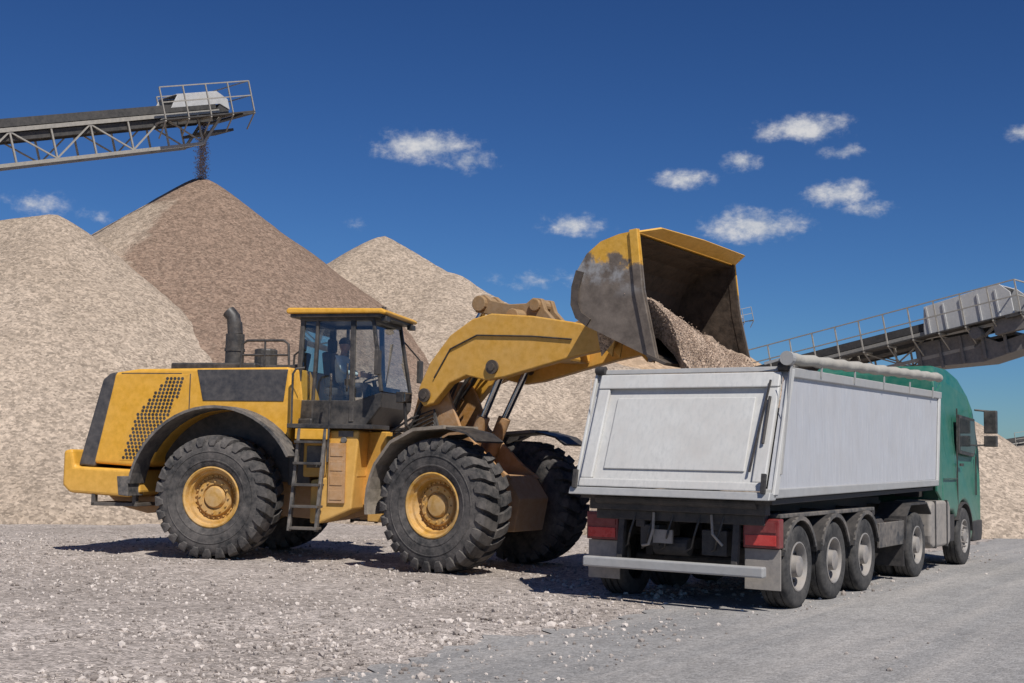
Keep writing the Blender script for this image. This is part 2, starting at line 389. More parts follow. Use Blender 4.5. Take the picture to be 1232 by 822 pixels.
# ------------------------------------------------------------------ conveyors
def conveyor(name,head,yaw,pitch,L,depth=1.2,hw=.6,bay=1.5,mat=M_conv,dark=M_convd,housing=False,rail_len=4,rail_side=-1,legs=(),simple=False):
    e=empty(name,head,(0,-pitch,yaw))
    n=int(L/bay)
    a=MB(); d=MB()
    for s in(-1,1):
        y=s*hw
        a.beam((-.2,y,-.1),(-L,y,-.1),.09,.14); a.beam((-1.2,y,-depth),(-L,y,-depth),.1,.12)
        a.beam((-.2,y,-.35),(-1.2,y,-depth),.08,.1)
        for i in range(n):
            x=-1.2-i*bay
            a.beam((x,y,-.15),(x,y,-depth),.06,.06)
            if x-bay>-L: a.beam((x,y,-.16) if i%2 else (x,y,-depth+.05),(x-bay,y,-depth+.05) if i%2 else (x-bay,y,-.16),.05,.05)
    for i in range(n):
        x=-1.2-i*bay
        a.beam((x,-hw,-depth),(x,hw,-depth),.06); d.cyl((x,-hw*.9,.02),(x,hw*.9,.02),.07,n=8); d.cyl((x+.7,-hw*.8,-.35),(x+.7,hw*.8,-.35),.05,n=8)
    a.build('truss',mat,e)
    b=MB(); b.box(-L,0,-hw*.85,hw*.85,.1,.15); b.box(-L,-.1,-hw*.85,hw*.85,-.38,-.34)
    b.build('belt',M_belt,e)
    d.cyl((0,-hw,-.12),(0,hw,-.12),.26,n=20); d.cyl((-.6,hw+.02,-.12),(-.6,hw+.45,-.12),.17)
    for s in(-1,1): d.box(-L,-.3,s*hw-.02,s*hw+.02,.0,.28); d.box(-L,-.5,s*(hw-.08)-.01,s*(hw-.08)+.01,-.45,-.2)
    d.build('rollers_and_skirts',dark,e)
    r=MB(); ys=rail_side*(hw+.06); yo=rail_side*(hw+.72); m=max(2,int(rail_len/1.0))
    for i in range(m+1):
        x=.9-i*(rail_len/m)
        r.beam((x,yo,-.3),(x,yo,.85),.045); r.beam((x,ys,-.36),(x,yo,-.36),.06)
        r.beam((x,ys,-.9),(x,yo,-.36),.04)
    for z in(.3,.85): r.beam((.9,yo,z),(.9-rail_len,yo,z),.04)
    if not simple:
        for z in(.3,.85): r.beam((.9,yo,z),(.9,-yo,z),.04); r.beam((.9,-yo,z),(-1.5,-yo,z),.04)
        for x in(.9,-.3,-1.5): r.beam((x,-yo,-.3),(x,-yo,.85),.045)
    r.build('handrail',mat,e)
    wk=MB(); wk.box(-rail_len+.9,.95,min(ys,yo),max(ys,yo),-.33,-.28)
    if not simple: wk.box(.35,.95,-abs(yo),abs(yo),-.40,-.335); wk.box(-1.5,.34,hw+.06,hw+.72,-.335,-.29); wk.box(-1.2,.3,-hw-.02,hw+.02,-.9,-.8)
    wk.build('walkway',dark,e)
    h=MB()
    if housing:
        h.prism([(-2.9,.05),(-2.75,.85),(.1,1.0),(.45,.6),(.45,-.3),(-.2,-.45),(-2.9,-.35)],-hw-.12,-hw-.05)
        h.prism([(-2.9,.05),(-2.75,.85),(.1,1.0),(.45,.6),(.45,-.3),(-.2,-.45),(-2.9,-.35)],hw+.05,hw+.12)
        h.box(-2.7,.1,-hw-.04,hw+.04,.86,.9,ry=-.05)
        for i in range(5): h.box(-2.7+i*.65,-2.62+i*.65,-hw-.16,-hw-.125,-.3,.8)
    else:
        h.prism([(-2.3,.16),(-1.9,.62),(-.1,.62),(.3,.3),(.3,-.1),(-.1,.16)],-hw-.03,-hw+.02)
        h.prism([(-2.3,.16),(-1.9,.62),(-.1,.62),(.3,.3),(.3,-.1),(-.1,.16)],hw-.02,hw+.03)
        h.box(-1.95,-.1,-hw,hw,.625,.655)
    h.build('head_housing',M_plate,e,bevel=.01)
    if housing:
        g=MB(); g.prism([(-3.4,-.4),(-1.2,-.5),(-.3,-1.05),(1.2,-.9),(1.2,-1.4),(-1.0,-1.6),(-3.4,-1.3)],-hw-.04,hw+.04)
        for i in range(6): g.box(-3.3+i*.8,-3.2+i*.8,-hw-.12,-hw-.05,-1.5,-.5)
        g.box(-.2,.9,-hw-.5,-hw-.18,-.85,-.3); g.cyl((-.9,-hw-.5,-.6),(-.9,-hw-.14,-.6),.22)
        g.build('chute',mk('chute_steel',(.16,.155,.15),.6,.2,.5,dcol=(.34,.3,.26)),e)
    if legs:
        fw=Matrix.Translation(head)@Matrix.Rotation(yaw,4,'Z')@Matrix.Rotation(-pitch,4,'Y'); inv=fw.inverted(); q=MB()
        for x in legs:
            for s in(-1,1):
                top=fw@Vector((x,s*hw,-depth))
                if top.z<.5: continue
                out=fw.to_3x3()@Vector((0,s,0))
                q.beam((x,s*hw,-depth),inv@Vector((top.x+out.x*.5,top.y+out.y*.5,0)),.16)
        q.build('legs',mat,e)
    return e
conveyor('conveyor_belt',(-11.65,47.9,14.75),R(47.8),R(16.5),44,1.25,legs=(-22,-34))
conveyor('conveyor_belt',(17.7,45,7.15),R(-43.4),R(10.5),34,1.0,.65,housing=True,rail_len=13,mat=M_conv,dark=M_convd,legs=(-14,-24))
conveyor('conveyor_belt',(19.3,110,13.9),R(25),R(14),40,1.4,.8,simple=True,legs=(-12,-25))
conveyor('conveyor_belt',(50,112,4.8),R(10),R(9),26,1.2,.8,simple=True,rail_len=8,legs=(-5,-12,-18))
mb=MB(); pts=[]
for i in range(3600):
    t=random.random(); z=14.4-2.3*t
    pts.append(((-12.1+random.gauss(0,.06+.05*t),48.3+random.gauss(0,.25),z),random.uniform(.010,.022)))
stones(mb,pts); mb.build('falling_gravel',M_stoneb)
# ------------------------------------------------------------------ wheel parts
def big_wheel(parent,x,y,s,name):
    e=empty(name,(x,y,.998),(0,random.uniform(0,3),0),parent); e.scale=(1.035,1.0,1.035)
    t=MB(); half=[(.44,.27),(.455,.31),(.50,.345),(.62,.375),(.76,.375),(.85,.35),(.895,.31),(.91,.2)]
    prof=[(r,-a) for r,a in half]+[(.912,0)]+[(r,a) for r,a in half[::-1]]
    t.lathe((0,0,0),prof,72)
    n=26
    for side in(-1,1):
        for i in range(n):
            a0=2*math.pi*(i+(.5 if side>0 else 0))/n; V=[]
            for ax,rt,off,hwid in((.015,.966,0,.066),(.16,.966,.03,.074),(.27,.96,.075,.078),(.345,.94,.10,.078),(.383,.87,.115,.068),(.385,.80,.12,.045)):
                for rr,hw in((rt,hwid),(rt-(.075 if ax<.36 else .03),hwid*1.12)):
                    for q in(-1,1):
                        a=a0+off+q*hw
                        aa=ax if rr==rt or ax<.36 else ax-.05
                        V.append((rr*math.cos(a),side*aa,rr*math.sin(a)))
            F=[]
            for k in range(5):
                b=k*4; F+=[(b,b+1,b+5,b+4),(b,b+4,b+6,b+2),(b+1,b+3,b+7,b+5)]
            F+=[(0,2,3,1),(20,21,23,22)]
            t.add(V,F)
    t.lathe((0,0,0),[(.70,s*.378),(.705,s*.384),(.715,s*.384),(.72,s*.378)],60)
    t.lathe((0,0,0),[(.56,s*.362),(.565,s*.37),(.58,s*.372),(.585,s*.365)],60)
    t.build('tyre',M_tyre,e,smooth=True)
    r=MB(); r.lathe((0,0,0),[(.44,s*.2),(.47,s*.30),(.475,s*.335),(.455,s*.345),(.43,s*.33),(.42,s*.29),(.41,s*.25),(.375,s*.245),(.365,s*.17),(.345,s*.13),(.30,s*.13),(.29,s*.18),(.275,s*.195),(.20,s*.195),(.19,s*.16),(.18,s*.16),(.165,s*.20),(.15,s*.225),(.06,s*.235),(.0,s*.235)],56)
    r.lathe((0,0,0),[(.44,-s*.2),(.46,-s*.31),(.42,-s*.3),(.3,-s*.1),(0,-s*.1)],40)
    for i in range(24):
        a=2*math.pi*i/24; r.cyl((.323*math.cos(a),s*.13,.323*math.sin(a)),(.323*math.cos(a),s*.165,.323*math.sin(a)),.015,n=6)
    for i in range(12):
        a=2*math.pi*i/12; r.cyl((.24*math.cos(a),s*.195,.24*math.sin(a)),(.24*math.cos(a),s*.22,.24*math.sin(a)),.016,n=6)
    r.build('rim',M_rim,e,smooth=True)
def truck_wheel(parent,x,y,s,name,rad=.5,w=.36,dual=False,convex=False):
    e=empty(name,(x,y,rad),(0,random.uniform(0,3),0),parent)
    h=w/2; t=MB(); k=rad/.5
    half=[(.285*k,h*.8),(.30*k,h*.92),(.36*k,h),(.43*k,h*.98),(.475*k,h*.9),(.49*k,h*.8),(.497*k,h*.66)]
    gro=[(.497*k,h*.52),(.48*k,h*.5),(.48*k,h*.45),(.499*k,h*.43),(.5*k,h*.1),(.482*k,h*.08),(.482*k,h*.03)]
    p=half+gro; prof=[(r,a) for r,a in p]+[(r,-a) for r,a in p[::-1]]
    t.lathe((0,0,0),prof,56)
    if dual: t.lathe((0,-s*(w+.04),0),prof,40)
    t.build('tyre',M_ttyre,e,smooth=True)
    r=MB()
    r.lathe((0,0,0),[(.285*k,s*h*.4),(.295*k,s*h*.95),(.28*k,s*h*.97),(.262*k,s*h*.85),(.25*k,s*h*.3),(.19*k,s*h*(.2 if not convex else .8)),(.16*k,s*h*(.25 if not convex else .85)),(.13*k,s*h*.55),(.125*k,s*h*1.0),(.09*k,s*h*1.08),(0,s*h*1.08)],40)
    for i in range(10):
        a=2*math.pi*i/10; yy=s*h*(.22 if not convex else .82); r.cyl((.175*k*math.cos(a),yy,.175*k*math.sin(a)),(.175*k*math.cos(a),yy+s*.035,.175*k*math.sin(a)),.013,n=6)
    r.build('rim',M_trim2,e,smooth=True)
    hb=MB()
    for i in range(8):
        a=2*math.pi*(i+.5)/8; yy=s*h*.27+s*.012
        hb.cyl((.222*k*math.cos(a),yy,.222*k*math.sin(a)),(.222*k*math.cos(a),yy+s*.012,.222*k*math.sin(a)),.021,n=10)
    hb.build('hand_holes',M_chas,e)
# ------------------------------------------------------------------ WHEEL LOADER
LD=empty('wheel_loader',(-4.31,22.0,0),(0,0,R(-13)))
for sgn in(-1,1): big_wheel(LD,-.12,sgn*1.225,sgn,'rear_wheel')
hood=[(1.0,3.12),(-1.7,3.08),(-2.12,3.02),(-2.24,2.9),(-2.52,1.5),(-1.6,1.45)]+arc(-.08,.985,1.42,158,38,16)+[(1.08,2.6)]
MB().prism(hood,-1.2,1.2).build('hood',M_yel,LD,.05,seg=3)
MB().box(-1.35,1.15,-.82,.82,1.25,2.5).box(.9,1.3,-.9,.9,1.2,2.3).build('engine_bay',M_blk,LD,.03)
MB().prism([(-2.08,3.03),(-2.22,3.0),(-2.34,2.9),(-2.72,1.46),(-2.42,1.44),(-2.12,2.8)],-1.206,1.206).build('rear_grille',M_panel,LD,.03)
b=MB()
for i in range(12): b.box(-2.70+.035*i,-2.62+.035*i,-1.0,1.0,1.6+i*.105,1.63+i*.105)
b.build('grille_slats',M_blk,LD)
MB().prism([(-.62,3.07),(-.50,2.56),(.92,2.56),(.98,3.08)],-1.212,-1.19).build('engine_panel',M_panel,LD,.006)
MB().prism([(-.62,3.07),(-.50,2.56),(.92,2.56),(.98,3.08)],1.19,1.212).build('engine_panel_far',M_panel,LD,.006)
for s in(-1,1):
    y=s*1.205
    MB().prism([(-1.15,2.99),(-.78,2.99),(-1.0,2.5),(-1.5,1.55),(-1.98,1.55),(-1.75,2.3)],min(y,y-s*.02),max(y,y-s*.02)).build('vent_panel',M_yel,LD,.008)
    hh=MB()
    for r_ in range(23):
        z=1.6+r_*.060
        xl=-1.95+ (z-1.55)*.31 if z<2.3 else -1.72+(z-2.3)*.85
        xr=-1.48+(z-1.55)*.53 if z<2.5 else -.98+(z-2.5)*.45
        x=xl+.04+(r_%2)*.034
        while x<xr-.03:
            hh.cyl((x,s*1.203,z),(x,s*1.2085,z),.029,n=6); x+=.068
    hh.build('vent_holes',M_blk,LD)
b=MB()
b.box(-.75,-.735,-1.206,-1.19,2.3,3.0); b.box(-2.0,-.9,-1.204,-1.19,3.0,3.012)
b.build('hood_seams',M_panel,LD)
b=MB(); b.box(-1.35,.2,-.75,.75,3.08,3.22); b.box(.2,.9,-.6,.6,3.1,3.2); b.cyl((-.15,.45,3.1),(-.15,.45,3.55),.2); b.build('hood_top_cover',M_blk,LD,.03)
b=MB(); b.cyl((-.42,-.25,3.1),(-.42,-.25,3.75),.16,n=24); b.cyl((-.42,-.25,3.75),(-.44,-.25,3.95),.13,n=24); b.tube([(-.44,-.25,3.90),(-.47,-.25,4.05),(-.56,-.25,4.14)],.12,14)
b.cyl((-.42,-.25,3.45),(-.42,-.25,3.5),.175,n=24)
b.build('exhaust_stack',M_blk,LD,smooth=True)
MB().prism([(-2.94,1.70),(-2.78,1.73),(-2.72,1.44),(-1.55,1.40),(-1.5,1.02),(-1.72,.95),(-2.8,1.0),(-2.94,1.12)],-1.32,1.32).build('counterweight',M_yel,LD,.05,seg=3)
MB().prism([(-2.5,.95),(-1.5,.96),(-1.5,.72),(-1.75,.66),(-2.3,.78)],-.6,.6).build('tow_hitch',M_org,LD,.02)
MB().box(-2.4,-1.55,-1.3,-.7,.80,.86).box(-2.40,-2.33,-1.3,-1.2,.8,1.0).box(-1.65,-1.58,-1.3,-1.2,.8,1.0).build('rear_step',M_blk,LD,.01)
MB().box(-2.955,-2.94,-1.25,-1.0,1.3,1.5).build('rear_lamp',M_red,LD,.005)
MB().box(-2.955,-2.94,1.0,1.25,1.3,1.5).build('rear_lamp_far',M_red,LD,.005)
b=MB(); b.prism([(-1.6,1.4),(1.9,1.4),(2.25,1.1),(2.25,.75),(1.6,.62),(-1.5,.8)],-.45,.45); b.cyl((-.12,-1.0,.985),(-.12,1.0,.985),.24,n=24)
b.box(1.95,2.35,-.3,.3,1.35,1.5); b.box(1.95,2.35,-.3,.3,.65,.8); b.cyl((2.3,0,.6),(2.3,0,1.6),.12)
b.build('rear_frame',M_org,LD,.02)
for s in(-1,1):
    y0,y1=(-1.66,-1.16) if s<0 else (1.16,1.66)
    MB().strip(arc(-.08,.985,1.44,172,28,22),y0,y1,.045).build('rear_fender',M_fend,LD)
    MB().prism([(-1.54,1.3),(-1.74,1.3),(-1.70,1.0),(-1.53,.98)],y0,y1).build('fender_flap',M_fend,LD,.01)
    MB().strip(arc(-.08,.985,1.425,150,45,14),min(s*1.13,s*1.2),max(s*1.13,s*1.2),.05).build('inner_arch',M_blk,LD)
for s in(-1,1):
    Y=lambda a,c:(min(s*a,s*c),max(s*a,s*c))
    b=MB(); b.box(1.28,2.2,*Y(.5,1.18),1.35,2.12); b.prism([(1.75,2.1),(2.25,2.1),(2.15,.85),(1.62,.62),(1.45,.62),(1.45,1.3),(1.7,1.35)],*Y(.55,1.25)); b.build('side_tank',M_yel2,LD,.03)
    b=MB(); b.box(1.05,2.5,*Y(.5,1.35),2.13,2.2); b.build('deck',M_blk,LD,.008)
    b=MB(); b.box(1.2,1.75,*Y(1.22,1.36),1.95,2.12); b.build('deck_fascia',M_yel,LD,.01)
    b=MB(); b.beam((1.27,s*1.32,2.12),(1.19,s*1.45,.5),.05,.09); b.beam((1.71,s*1.32,2.12),(1.65,s*1.45,.5),.05,.09); b.build('ladder_rails',M_fend,LD,.008)
    b=MB()
    for i in range(5): z=.55+i*.34; yy=s*(1.45-(z-.5)*.08); b.box(1.23,1.69,yy-.12,yy+.12,z-.02,z+.02)
    b.build('ladder_steps',M_blk,LD,.005)
    b=MB(); b.box(1.76,2.04,*Y(1.252,1.29),.95,1.9); 
    for i in range(4): b.box(1.79,2.0,*Y(1.292,1.30),1.0+i*.23,1.15+i*.23)
    b.build('side_vent',M_org,LD,.006)
    b=MB(); b.box(1.35,1.6,*Y(1.185,1.2),1.5,1.85); b.box(1.9,2.15,*Y(1.185,1.26),2.0,2.1); b.cyl((2.0,s*1.25,1.95),(2.0,s*1.29,1.95),.05); b.build('access_cover',M_fend,LD,.006)
    b=MB(); b.tube([(1.12,s*1.33,2.2),(1.12,s*1.33,3.0),(1.17,s*1.33,3.08),(1.3,s*1.28,3.1)],.02); b.tube([(1.75,s*1.33,1.6),(1.78,s*1.34,2.9),(1.72,s*1.2,3.0)],.02)
    b.tube([(.95,s*1.1,3.12),(.93,s*1.1,3.5),(.85,s*1.1,3.56),(.2,s*1.1,3.56),(.12,s*1.1,3.5),(.1,s*1.1,3.1)],.022); b.tube([(.94,s*1.1,3.32),(.1,s*1.1,3.32)],.018); b.tube([(.52,s*1.1,3.12),(.52,s*1.1,3.56)],.018)
    b.build('handrails',M_blk,LD,smooth=True)
# cab
hw=.82; kk=.06
P=lambda x,z,s,k=0:(x,s*(hw-k*(z-2.2)),z)
b=MB()
posts=[((.98,2.25),(1.02,4.0),.075),((1.26,2.25),(1.28,4.0),.05),((1.95,2.25),(1.90,4.0),.085),((2.44,2.75),(2.24,4.0),.06)]
for s in(-1,1):
    for (x0,z0),(x1,z1),wd in posts: b.beam(P(x0,z0,s,kk),P(x1,z1,s,kk),.06,wd,up=(1,0,0))
    b.beam(P(.98,3.96,s,kk),P(2.26,3.96,s,kk),.08,.08); 
    b.prism([(.95,2.2),(2.2,2.2),(2.44,2.5),(2.46,2.74),(2.0,2.6),(.95,2.6)],min(s*(hw-.04),s*(hw+.01)),max(s*(hw-.04),s*(hw+.01)))
b.box(.94,1.0,-hw+.02,hw-.02,2.2,3.0); b.box(.97,1.04,-.74,.74,3.9,4.0); b.box(2.2,2.27,-.74,.74,3.9,4.0)
b.prism([(2.2,2.2),(2.44,2.5),(2.46,2.74),(2.40,2.74),(2.38,2.53),(2.15,2.25)],-hw+.04,hw-.04); b.box(1.0,2.2,-.78,.78,2.2,2.26)
b.box(2.15,2.36,-.45,.45,2.55,2.85)
b.build('cab_frame',M_blk,LD,.012)
def quad(mb,p): mb.add(p,[(0,1,2,3)])
gl=MB()
for s in(-1,1):
    o=-.01*s
    for (xa,za,ta),(xb,zb,tb) in(((1.0,2.6,1.03),(1.25,2.6,1.27)),((1.28,2.6,1.30),(1.92,2.6,1.88)),((1.97,2.6,1.92),(2.43,2.74,2.23))):
        q=[P(xa,za,s,kk),P(xb,zb,s,kk),P(tb,3.94,s,kk),P(ta,3.94,s,kk)]
        quad(gl,[(a,bb+o,c_) for a,bb,c_ in q])
quad(gl,[(2.44,-.78,2.76),(2.44,.78,2.76),(2.25,.71,3.92),(2.25,-.71,3.92)])
quad(gl,[(.97,-.76,3.0),(.97,.76,3.0),(1.0,.72,3.92),(1.0,-.72,3.92)])
gl.build('cab_glass',M_glass,LD)
MB().prism([(.78,4.03),(2.38,4.03),(2.48,4.01),(2.52,4.05),(2.44,4.11),(.8,4.13),(.76,4.08)],-.88,.88).build('cab_roof',M_yel,LD,.025)
MB().box(.83,2.44,-.84,.84,3.97,4.028).box(1.2,1.9,-.45,.45,4.13,4.17).box(2.40,2.50,-.8,-.6,3.9,3.99).box(2.40,2.50,.6,.8,3.9,3.99).build('cab_roof_underside',M_blk,LD,.01)
b=MB()
for s in(-1,1): b.beam((2.3,s*.80,3.7),(2.5,s*1.12,3.4),.025); b.box(2.46,2.52,min(s*1.05,s*1.25),max(s*1.05,s*1.25),3.0,3.4)
b.build('mirrors',M_blk,LD,.01)
b=MB(); b.beam((2.42,-.55,2.8),(2.32,.1,3.6),.02); b.tube([(1.87,-.85,2.75),(1.88,-.88,2.8),(1.88,-.88,3.15),(1.87,-.84,3.2)],.015); b.box(1.82,1.9,-.84,-.82,2.85,2.95); b.cyl((2.28,-.3,4.12),(2.28,-.3,4.2),.04); b.build('wiper_and_handle',M_blk,LD)
b=MB(); b.box(1.25,1.75,-.26,.26,2.7,2.84); b.box(1.2,1.34,-.25,.25,2.84,3.45,ry=-.12); b.box(1.22,1.32,-.14,.14,3.45,3.68); b.box(1.35,1.65,-.2,.2,2.26,2.7); b.build('seat',M_seat,LD,.04,seg=3)
b=MB(); b.cyl((2.2,0,2.3),(2.03,0,2.98),.035)
ring=[Vector((2.03+math.cos(a)*.167,math.sin(a)*.2,3.0+math.cos(a)*.063)) for a in [2*math.pi*i/24 for i in range(25)]]
b.tube(ring,.014,8); b.build('steering_wheel',M_seat,LD,smooth=True)
# --- front half (articulated)
FR=empty('front_frame',(4.526,-.917,0),(0,0,R(-20)),LD)
WX=-.22
for sgn in(-1,1): big_wheel(FR,WX,sgn*(1.225 if sgn<0 else 1.12),sgn,'front_wheel')
b=MB(); b.cyl((WX,-1.0,.985),(WX,1.0,.985),.25,n=24)
b.prism([(-2.2,.75),(-2.2,1.5),(-1.6,1.65),(-.9,1.5),(.35,1.45),(.6,1.1),(.5,.6),(-1.2,.55)],-.42,.42)
b.box(-2.45,-2.1,-.25,.25,1.15,1.32); b.box(-2.45,-2.1,-.25,.25,.82,.95)
b.build('front_chassis',M_org,FR,.02)
b=MB()
for s in(-1,1):
    b.prism([(-1.75,1.4),(-1.55,2.1),(-1.35,2.75),(-1.2,2.95),(-.95,2.95),(-.8,2.75),(-.55,2.2),(.15,1.6),(.45,1.4)],*sorted((s*.36,s*.43)))
b.box(-1.4,-1.2,-.36,.36,2.1,2.3); b.box(-1.6,-1.45,-.36,.36,1.6,2.0)
b.build('loader_tower',M_org,FR,.015)
b=MB()
armp=[(-1.22,2.62),(-1.2,2.82),(-1.0,3.2),(-.62,3.62),(-.2,3.86),(.15,3.93),(.9,3.86),(1.6,3.74),(2.15,3.62),(2.32,3.48),(2.22,3.33),(1.7,3.24),(1.0,3.08),(.4,2.94),(.05,2.9),(-.3,2.98),(-.62,2.86),(-.92,2.55),(-1.1,2.5)]
for s in(-1,1): b.prism(armp,*sorted((s*.46,s*.64)))
b.build('lift_arms',M_yel2,FR,.02)
MB().box(-.1,.35,-.46,.46,3.1,3.6).box(.9,1.3,-.46,.46,3.2,3.7).build('arm_crosstube',M_yel2,FR,.04)
b=MB()
for s in(-1,1):
    for (x,z) in((-1.08,2.68),(2.2,3.47),(.2,3.1)):
        b.cyl((x,s*.64,z),(x,s*.68,z),.11,n=20); b.cyl((x,s*.3,z),(x,s*.7,z),.06,n=16)
b.build('pivot_pins',M_steel,FR)
b=MB()
for s in(-1,1):
    b.prism([(-.5,4.16),(-.42,4.28),(-.28,4.30),(-.15,4.2),(.2,4.12),(.5,4.12),(.62,4.2),(.78,4.18),(.85,4.0),(1.0,3.85),(1.15,3.6),(1.0,3.5),(.6,3.62),(-.1,3.95),(-.45,4.02)],*sorted((s*.1,s*.2)))
b.cyl((-.35,-.27,4.15),(-.35,.27,4.15),.13); b.cyl((.4,-.45,3.9),(.4,.45,3.9),.12); b.cyl((.68,-.25,4.08),(.68,.25,4.08),.1); b.cyl((1.05,-.25,3.62),(1.05,.25,3.62),.1)
b.beam((1.05,0,3.62),(2.25,0,4.05),.14,.18)
b.build('bellcrank',mk('bellcrank_paint',(.38,.23,.10),.6,.1,.6,dcol=(.32,.25,.18)),FR,.015)
b=MB(); b.cyl((-1.3,0,2.6),(-.75,0,3.6),.13,n=20); 
for s in(-1,1): b.cyl((-.6,s*.26,1.35),(-.18,s*.3,2.35),.105,n=20)
b.build('cylinder_bodies',M_org,FR,smooth=True)
b=MB(); b.cyl((-.75,0,3.6),(-.37,0,4.15),.06,n=16)
for s in(-1,1): b.cyl((-.18,s*.3,2.35),(.2,s*.33,3.1),.055,n=16)
b.build('cylinder_rods',M_chrome,FR,smooth=True)
b=MB()
for i in range(13):
    s=-1 if i%2 else 1; y=s*(.08+.04*i); dx=random.uniform(-.12,.12)
    b.tube([(-1.7+dx,y*.8,1.6),(-1.5+dx,y-.1,2.1),(-1.1+dx,y,2.45+.05*i),(-.9+dx,y*1.1,2.9),(-.6+dx,y,3.3),(-.3,y,3.5)],.022,8)
for i in range(7): b.tube([(-1.75,-.46-.03*i,1.5+.1*i),(-1.35,-.5-.02*i,1.9+.07*i),(-1.0,-.5,2.1+.06*i),(-.7,-.48,1.9-.06*i),(-.3,-.46,1.6)],.02,8)
b.tube([(-.9,-.655,2.95),(-.6,-.655,3.4),(-.1,-.655,3.6),(.9,-.655,3.55),(1.6,-.655,3.48)],.013,6)
b.build('hydraulic_hoses',M_hose,FR,smooth=True)
for s in(-1,1):
    Y=lambda a,c:(min(s*a,s*c),max(s*a,s*c))
    fl=arc(WX,.985,1.15,188,150,5)[:-1]+[(-1.22,1.57),(-.94,1.90),(-.52,2.09),(.03,2.13)]
    MB().strip(fl,*Y(.75,1.66),.05).build('front_fender',M_fendt,FR)
    MB().prism([(-1.32,1.5),(-.94,1.87),(-.52,2.05),(-.02,2.08),(-.42,1.93),(-.92,1.6)],*Y(.72,.76)).build('fender_inner',M_blk,FR)
    MB().strip([(.03,2.13),(.4,2.05),(.58,1.93)],*Y(.9,1.6),.03).build('fender_flap',M_blk,FR)
    b=MB(); b.tube([(-1.3,s*.45,1.9),(-1.32,s*.8,2.2),(-1.32,s*.85,2.55)],.03); b.box(-1.40,-1.26,*Y(.74,.98),2.55,2.72); b.build('lamp_bracket',M_blk,FR,.01)
    MB().box(-1.258,-1.24,*Y(.77,.95),2.57,2.70).build('headlamp',M_chrome,FR,.005)
b=MB()
for s in(-1,1): b.cyl((-2.9,s*.55,1.1),(-1.9,s*.5,1.1),.08)
b.build('steering_cylinders',M_org,FR)
MB().box(-2.6,-1.85,-.62,-.45,.9,2.1).box(-2.1,-1.8,-.75,-.62,.65,1.2).build('hitch_plates',M_yel2,FR,.02)
# bucket
def bucket_mat():
    m=mk('bucket_paint',(.74,.40,.045),.5,.0,.25,bump=.25,bscale=8,dcol=YD); nt=m.node_tree; b=nt.nodes['Principled BSDF']
    src=b.inputs['Base Color'].links[0].from_socket
    tc=nd(nt,'ShaderNodeTexCoord'); sp=nd(nt,'ShaderNodeSeparateXYZ'); lk(nt,tc.outputs['Object'],sp.inputs[0])
    n=tex(nt,1.9,6,.65,tc.outputs['Object'])
    t=mth(nt,'ADD',mth(nt,'ADD',sp.outputs[2],mth(nt,'MULTIPLY',sp.outputs[0],.35)),mth(nt,'MULTIPLY',n,1.0))
    f=mrange(nt,t,5.86,5.93)
    wear=mixc(nt,mrange(nt,tex(nt,5,6,.7,tc.outputs['Object']),.35,.7),(.11,.088,.07),(.22,.18,.145))
    hi=mth(nt,'MULTIPLY',mrange(nt,n,.48,.58,0,.85),mrange(nt,sp.outputs[2],3.9,4.2))
    wear=mixc(nt,hi,wear,(.34,.34,.34))
    lk(nt,mixc(nt,f,wear,src),b.inputs['Base Color']); return m
M_bk=bucket_mat()
shell=[(3.47,3.07),(2.42,3.54),(2.25,3.66),(2.17,3.85),(2.18,4.1),(2.25,4.33),(2.4,4.55),(2.62,4.71),(2.9,4.79),(3.16,4.82)]
BW=1.65
MB().strip(shell[::-1],-BW+.03,BW-.03,.035).build('bucket_shell',M_bk,FR)
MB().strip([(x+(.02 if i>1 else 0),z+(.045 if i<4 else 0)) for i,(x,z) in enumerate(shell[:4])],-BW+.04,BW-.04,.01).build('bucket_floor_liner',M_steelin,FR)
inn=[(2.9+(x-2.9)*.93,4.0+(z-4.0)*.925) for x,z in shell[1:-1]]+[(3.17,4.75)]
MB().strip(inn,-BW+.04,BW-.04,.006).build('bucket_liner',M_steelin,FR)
sidep=[(3.52,3.03)]+[(x,z) for x,z in shell[1:]]+[(3.2,4.84),(3.30,4.0)]
for s in(-1,1):
    MB().prism(sidep,*sorted((s*(BW-.03),s*BW))).build('bucket_side',M_bk,FR)
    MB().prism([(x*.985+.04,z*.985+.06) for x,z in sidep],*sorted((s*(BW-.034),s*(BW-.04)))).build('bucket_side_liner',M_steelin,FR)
    b=MB(); b.strip([(3.5,3.05),(3.28,4.0),(3.19,4.84)],*sorted((s*(BW-.05),s*(BW+.035))),.12); b.build('bucket_side_edge',M_bk if s<0 else M_steelin,FR,.006)
    b=MB(); b.strip(shell[1:6],*sorted((s*BW,s*(BW+.03))),-.12); b.build('bucket_corner_wear',M_steel,FR)
b=MB(); M_=Matrix.Translation((3.5,0,3.055))@Matrix.Rotation(R(24.2),4,'Y'); b.boxm(M_,.3,2*BW+.1,.045)
b.build('cutting_edge',M_steel,FR,.006)
b=MB()
tp=[(3.17,-BW,4.81),(3.17,BW,4.81),(3.38,BW-.1,4.93),(3.40,0,4.93),(3.36,-BW+.35,4.90)]
tp2=[(x+.03,y,z-.02) for x,y,z in tp]
b.add(tp+tp2,[(0,1,2,3,4),(5,9,8,7,6),(0,5,6,1),(1,6,7,2),(2,7,8,3),(3,8,9,4),(4,9,5,0)])
b.build('spill_guard',M_bk,FR)
b=MB()
for s in(-1,1): b.prism([(2.3,3.2),(2.05,3.45),(2.1,3.9),(2.3,3.95),(2.35,3.5)],*sorted((s*.42,s*.455))); b.prism([(2.3,3.2),(2.05,3.45),(2.1,3.9),(2.3,3.95),(2.35,3.5)],*sorted((s*.65,s*.69)))
